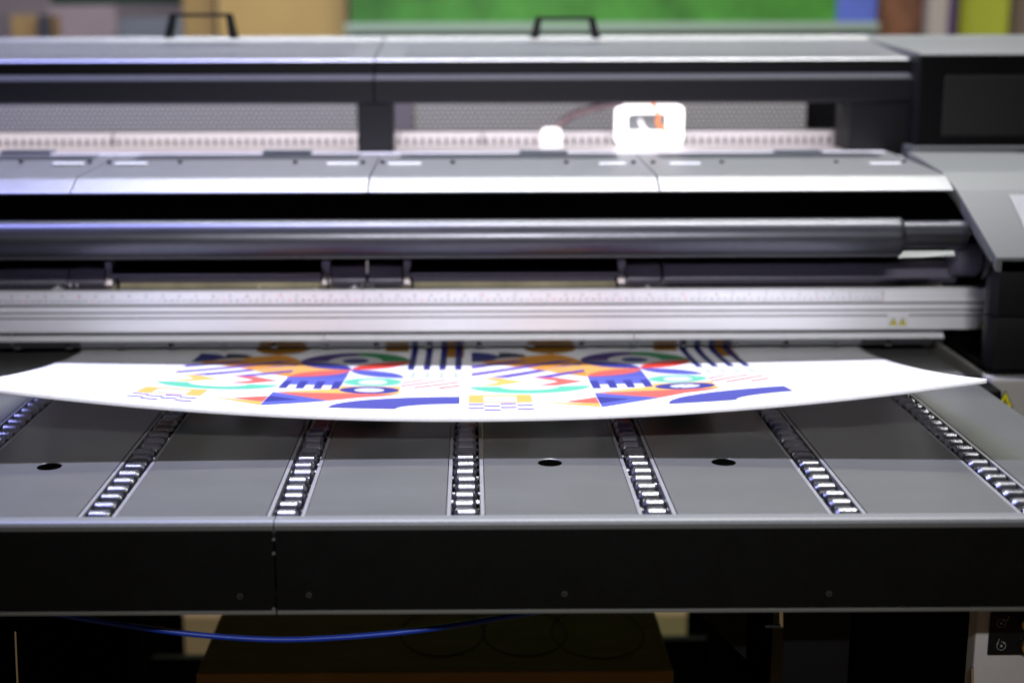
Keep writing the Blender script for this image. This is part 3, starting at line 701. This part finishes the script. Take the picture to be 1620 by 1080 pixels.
# hole rail and its shelf
Yl = 2.72; ra, rb = -1.3, xx(1339, 225, Yl)
mr = nb(); zt1, zb1 = Z(208.5, Yl), Z(240, Yl)
hole_w, hole_z0, hole_z1 = .0062, Z(230, Yl), Z(218.5, Yl); pit = .01515
box(mr, ra, rb, Yl, Yl+.003, hole_z1, zt1); box(mr, ra, rb, Yl, Yl+.003, zb1-.03, hole_z0)
x = ra
while x < rb: box(mr, x, min(rb, x+pit-hole_w), Yl, Yl+.003, hole_z0, hole_z1); x += pit
box(mr, ra, rb, Yl+.003, Yl+.05, zt1-.003, zt1)
obj('slotted_rail', mr, RAILW, P)
obj('rail_backing', bbox(ra, rb, Yl+.012, Yl+.014, zb1-.03, zt1-.004, 0), mat('rail_backing', (.12, .10, .09), .6), P)
for px in (179, 764, 632):
    p = at(px, 220, Yl-.002); obj('rail_joint', bbox(p.x-.0012, p.x+.0012, Yl-.0022, Yl-.0002, zb1-.01, zt1, 0), GROOVE, P)
obj('rail_shelf', bbox(ra, rb+.02, Yc+.335, Yl-.001, Z(243, Yc+.33)-.02, Z(243, Yc+.33)-.009, 0), RAILW, P)
# perforated back window
Yw = 3.0
WIN = perf('window_mesh', (.66, .64, .56), (.05, .05, .05), .0105, .34, .5, .2)
for a_, b_ in ((-220, 565), (655, 1275)):
    obj('perforated_panel', bbox(xx(a_, 190, Yw), xx(b_, 190, Yw), Yw, Yw+.004, .18, Z(155, Yw), 0), WIN, P)
obj('panel_frame', bbox(xx(590, 190, Yw), xx(654, 190, Yw), Yw-.005, Yw+.004, .18, Z(155, Yw), .001), mat('frame_mauve_grey', (.22, .19, .20), .5), P)
obj('rear_beam', bbox(-1.35, xx(1448, 190, Yw), Yw+.01, Yw+.03, .1, .36, 0), BLACKG, P)
# print carriage with its lit frame, and the white hose end
YC = 2.655
bm = nb(); cxp = at(1028, 198, YC); w2 = (xx(1082, 198, YC)-xx(975, 198, YC))/2; h2 = (Z(166, YC)-Z(230, YC))/2
def rrect(cx, cz, w, h, r, n=6):
    o = []
    for sx, sz, a0 in ((1, 1, 0), (-1, 1, 90), (-1, -1, 180), (1, -1, 270)):
        for k in range(n+1):
            a = math.radians(a0+90*k/n); o.append((cx+sx*(w-r)+r*math.cos(a), cz+sz*(h-r)+r*math.sin(a)))
    return o
ou = rrect(cxp.x, cxp.z, w2, h2, .012); inn = rrect(cxp.x-.004, cxp.z+.004, w2*.60, h2*.44, .008)
n = len(ou)
va = [bm.verts.new((x, YC, z)) for x, z in ou]; vb = [bm.verts.new((x, YC, z)) for x, z in inn]
vc = [bm.verts.new((x, YC+.03, z)) for x, z in ou]; vd = [bm.verts.new((x, YC+.03, z)) for x, z in inn]
for i in range(n):
    j = (i+1) % n
    bm.faces.new((va[i], va[j], vb[j], vb[i])); bm.faces.new((vc[j], vc[i], vd[i], vd[j])); bm.faces.new((va[j], va[i], vc[i], vc[j])); bm.faces.new((vb[i], vb[j], vd[j], vd[i]))
bmesh.ops.recalc_face_normals(bm, faces=bm.faces)
CR = obj('print_carriage', bbox(cxp.x-w2*.95, cxp.x+w2*.95, YC+.031, YC+.06, cxp.z-h2, cxp.z+h2, .004), mat('carriage_grey', (.10, .11, .12), .5), P)
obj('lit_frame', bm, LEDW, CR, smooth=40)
bm = nb(); tube(bm, smoothpath([at(1030, 160, YC-.004), at(1042, 182, YC-.006), at(1040, 196, YC-.006), at(1052, 206, YC-.006), at(1055, 222, YC-.004)], 30), .0035, 10); obj('orange_cable', bm, ORANGE, CR, smooth=40)
bm = nb(); tube(bm, smoothpath([at(1012, 190, YC+.01), at(1020, 205, YC+.012), at(1035, 212, YC+.01)], 20), .004, 10); obj('white_cable', bm, TAPE, CR, smooth=40)
bm = nb(); p = at(872, 222, 2.64)
r0 = .021
prof_ = [(0, .024), (.012, .0235), (.018, .020), (.021, .012), (.021, -.018), (.019, -.024), (0, -.024)]
rings = []
for r, z in prof_[1:-1]: rings.append([bm.verts.new((p.x+r*math.cos(2*math.pi*i/20), p.y+r*math.sin(2*math.pi*i/20), p.z+z)) for i in range(20)])
for a, b in zip(rings, rings[1:]):
    for i in range(20): bm.faces.new((a[i], a[(i+1) % 20], b[(i+1) % 20], b[i]))
bm.faces.new(rings[0]); bm.faces.new(rings[-1][::-1]); bmesh.ops.recalc_face_normals(bm, faces=bm.faces)
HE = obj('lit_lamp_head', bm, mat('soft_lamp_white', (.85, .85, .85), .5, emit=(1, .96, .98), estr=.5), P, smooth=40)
bm = nb(); tube(bm, smoothpath([at(875, 212, 2.655), at(888, 195, 2.66), at(912, 180, 2.66), at(945, 170, 2.66), at(985, 163, 2.66)], 30), .0075, 12); obj('lamp_arm', bm, mat('arm_brown', (.10, .07, .075), .5), HE, smooth=40)
# right upper box
Yx = 2.50
xa = xx(1452, 150, Yx)
bm = nb(); prof(bm, [(Yx, Z(89, Yx)), (Yx+.003, Z(86, Yx+.003)), (Yt-.02, Z(64, Yt-.02)), (Yt, Z(57.5, Yt)), (Yt, Z(97, Yx)-.01), (Yx, Z(91, Yx))], xa, 1.5); bev(bm, .0015, 2, 8); obj('end_cover', bm, HOUSE, P, smooth=30)
EB = obj('end_box', bbox(xa+.001, 1.5, Yx+.002, 2.85, Z(237, Yx), Z(91, Yx)-.002, .004), mat('end_box_black', (.003, .003, .0035), .55, spec=.15, var=.1, scale=200), P)
obj('perforated_panel', bbox(xx(1492, 170, Yx), 1.35, Yx-.002, Yx+.0015, Z(218, Yx), Z(122, Yx), .001), perf('end_mesh', (.022, .021, .018), (.002, .002, .002), .0115, .34, .45), EB)
obj('end_step', bbox(xx(1440, 236, Yx), 1.5, Yx-.03, Yx+.2, Z(241, Yx)-.02, Z(234, Yx), .002), HOUSE, P)
# grab handles on the rear edge of the top covers
for x0, x1, yt, yb in ((260, 377, 21, 58), (838, 950, 26, 58)):
    Y = 2.80; a, b = at(x0+7, yb, Y), at(x1-7, yb, Y); c, e = at(x0+14, yt+4, Y), at(x1-14, yt+4, Y)
    bm = nb(); 
    for (p, q, ww) in ((Vector((a.x, Y, a.z-.004)), c, .0085), (Vector((b.x, Y, b.z-.004)), e, .0085)):
        dx = ww; vs = vlist([(p.x-dx, Y-.011, p.z), (p.x+dx, Y-.011, p.z), (q.x+dx*.7, Y-.009, q.z), (q.x-dx*.7, Y-.009, q.z), (p.x-dx, Y+.011, p.z), (p.x+dx, Y+.011, p.z), (q.x+dx*.7, Y+.009, q.z), (q.x-dx*.7, Y+.009, q.z)])
        for f in ((0, 1, 2, 3), (5, 4, 7, 6), (4, 0, 3, 7), (1, 5, 6, 2), (3, 2, 6, 7), (4, 5, 1, 0)): bm.faces.new([vs[i] for i in f])
    box(bm, c.x-.006, e.x+.006, Y-.009, Y+.009, c.z-.0025, c.z+.004); bmesh.ops.recalc_face_normals(bm, faces=bm.faces); bev(bm, .0015, 2)
    obj('grab_handle', bm, BLACKG, P)

# ------------------------------------------------------------------ things under the table
def tz_(px, py, Y): return at(px, py, Y)
Y0 = 1.78
a, b = at(310, 1064, Y0), at(1066, 1062, Y0)
CB = root('cardboard_box', 'wide brown cardboard box on the floor under the roller table', 'cardboard box', ((a.x+b.x)/2, Y0+.2, FLOOR))
obj('carton', bbox(a.x, b.x, Y0, Y0+.42, FLOOR, a.z, .003), CARD, CB)
bm = nb(); 
for px, r in ((700, .060), (830, .060), (945, .066)):
    p = atz(px, 1000, a.z); n = 40
    tube(bm, [(p.x+r*math.cos(2*math.pi*i/n), p.y+r*1.3*math.sin(2*math.pi*i/n), a.z+.0002) for i in range(n+1)], .0010, 6)
obj('dark_oval', bm, mat('oval_brown', (.16, .09, .03), .8), CB)  # three thin dark oval lines on the box top
bm = nb(); pth = [at(40, 960, 1.44), at(100, 972, 1.44), at(210, 990, 1.44), at(320, 1004, 1.44), at(440, 1011, 1.44), at(560, 1006, 1.44), at(680, 994, 1.44), at(790, 977, 1.44), at(870, 963, 1.44), at(930, 945, 1.44)]
tube(bm, smoothpath(pth, 90), .0031, 12); o = obj('air_hose', bm, HOSE, None, smooth=40); tag(o, 'thin blue hose sagging below the front apron', 'hose')

# ------------------------------------------------------------------ workshop background, far behind
def board(name, label, cat, x0, x1, Y, m, ztop=1.3, t=.03, zbot=None):
    a, b = at(x0, 30, Y), at(x1, 30, Y)
    o = obj(name, bbox(a.x, b.x, Y, Y+t, FLOOR if zbot is None else zbot, ztop, .004), m, None, origin=((a.x+b.x)/2, Y, FLOOR)); tag(o, label, cat); return o
YBk = 5.4
G = root('display_stand', 'tall green display board with a blue end panel and a white rail', 'display board', (at(940, 30, YBk).x, YBk, FLOOR))
a, b, c = at(555, 30, YBk).x, at(1323, 30, YBk).x, at(1386, 30, YBk).x
obj('green_panel', bbox(a, b, YBk, YBk+.03, FLOOR, 1.4, .004), mat('green_graphic', (.062, .24, .03), .45, var=.6, scale=2.4), G)
obj('blue_panel', bbox(b+.001, c, YBk, YBk+.03, FLOOR, 1.4, .004), mat('blue_graphic', (.12, .17, .55), .45, var=.2, scale=2), G)
obj('white_rail', bbox(a-.02, c, YBk-.05, YBk-.01, zy(51, YBk), zy(37, YBk), .004), mat('frosted_rail', (.34, .44, .33), .5), G)
board('yellow_panel', 'plain mustard yellow panel behind the left grab handle', 'panel', 345, 548, 5.6, mat('yellow_panel', (.58, .40, .12), .5, var=.12, scale=1.2))
board('wooden_panel', 'narrow ochre panel between the grey locker and the yellow panel', 'panel', 290, 341, 5.7, mat('ochre_panel', (.45, .30, .09), .5, var=.1, scale=2))
board('grey_locker', 'blue grey locker beside the ochre panel, under the green strip', 'locker', 186, 288, 5.5, mat('locker_grey', (.17, .19, .19), .5, var=.1, scale=3), ztop=zy(26, 5.5))
board('pink_screen', 'dull pink screen between the mustard carton and grey locker', 'screen', 76, 184, 5.6, mat('pink_screen', (.34, .27, .25), .6, var=.1, scale=3), ztop=zy(8, 5.6))
board('green_strip', 'dark green hanging strip above the pink screen', 'banner', 82, 288, 6.2, mat('dark_green', (.02, .07, .02), .5), ztop=.9, zbot=zy(6, 6.2))
board('mustard_carton', 'mustard carton at the far left of the background', 'carton', 16, 58, 5.3, mat('mustard_carton', (.34, .22, .07), .6, var=.2, scale=8), ztop=zy(22, 5.3), t=.3)
board('dark_post', 'dark post between the mustard carton and pink screen', 'post', 59, 75, 5.25, mat('post_dark', (.05, .05, .055), .5), ztop=zy(22, 5.25), t=.05)
board('orange_poster', 'faded orange and brown poster board right of the display stand', 'poster', 1392, 1468, 5.8, mat('orange_poster', (.42, .19, .11), .6, var=.6, scale=5))
board('cream_post', 'cream white post beside the orange poster board', 'post', 1470, 1500, 5.5, mat('cream_post', (.50, .44, .36), .5, var=.1, scale=4), t=.08)
board('purple_post', 'narrow purple post left of the lime green panel', 'post', 1501, 1513, 5.5, mat('purple_post', (.08, .04, .13), .5), t=.06)
board('lime_panel', 'bright lime green panel at the right of the background', 'panel', 1518, 1596, 5.6, mat('lime_panel', (.50, .55, .05), .5, var=.15, scale=2))
board('brown_panel', 'brown panel right of the lime green panel', 'panel', 1598, 1680, 5.7, mat('brown_panel', (.26, .20, .15), .6, var=.15, scale=3))

# ------------------------------------------------------------------ lamps
def area(name, loc, size, size_y, power, color, target):
    l = bpy.data.lights.new(name, 'AREA'); l.shape = 'RECTANGLE'; l.size = size; l.size_y = size_y; l.energy = power; l.color = color
    o = bpy.data.objects.new(name, l); COL.objects.link(o); o.location = loc
    o.rotation_euler = (math.atan2(target[1]-loc[1], loc[2]-target[2]), 0, 0); return o
area('ceiling_tube_violet', (-1.15, 2.45, 2.6), 1.8, .05, 118, (.35, .38, 1), (-.8, 2.3, 0))
area('ceiling_tube_white', (.42, 2.45, 2.6), 2.0, .05, 126, (1, .99, .95), (.3, 2.3, 0))
area('ceiling_tube_rear', (.2, 3.7, 2.35), 2.8, .06, 60, (.95, 1, .87), (.1, 1.9, 0))
area('front_fill', (.08, -1.2, 1.7), .9, .08, 4.2, (.98, .97, 1), (.1, 2.15, .10)).data.spread = math.radians(36)  # added fill that brightens the ruler beam, not a known fitting
area('head_led', (-.2, 2.158, Z(446, 2.158)), 2.2, .006, .4, (1, .93, .78), (-.2, 2.19, Z(455, 2.19)))
area('workshop_lamp', (0, 4.0, 2.5), 4.0, .3, 34, (1, .97, .90), (0, 5.6, .5))
area('gantry_led', (-.1, 2.62, Z(164, Yu-.014)-.012), 2.0, .015, 1.05, (1, .90, .96), (-.1, 2.70, .2))
wd = bpy.data.worlds.new('World'); sc.world = wd; wd.use_nodes = True
wd.node_tree.nodes['Background'].inputs[0].default_value = (.9, .92, 1, 1); wd.node_tree.nodes['Background'].inputs[1].default_value = .018
sc.view_settings.view_transform = 'Standard'; sc.view_settings.look = 'None'; sc.view_settings.gamma = 1; sc.view_settings.exposure = 0
sc.render.engine = 'CYCLES'; sc.cycles.use_denoising = True; sc.cycles.max_bounces = 8; sc.cycles.caustics_reflective = False; sc.cycles.caustics_refractive = False
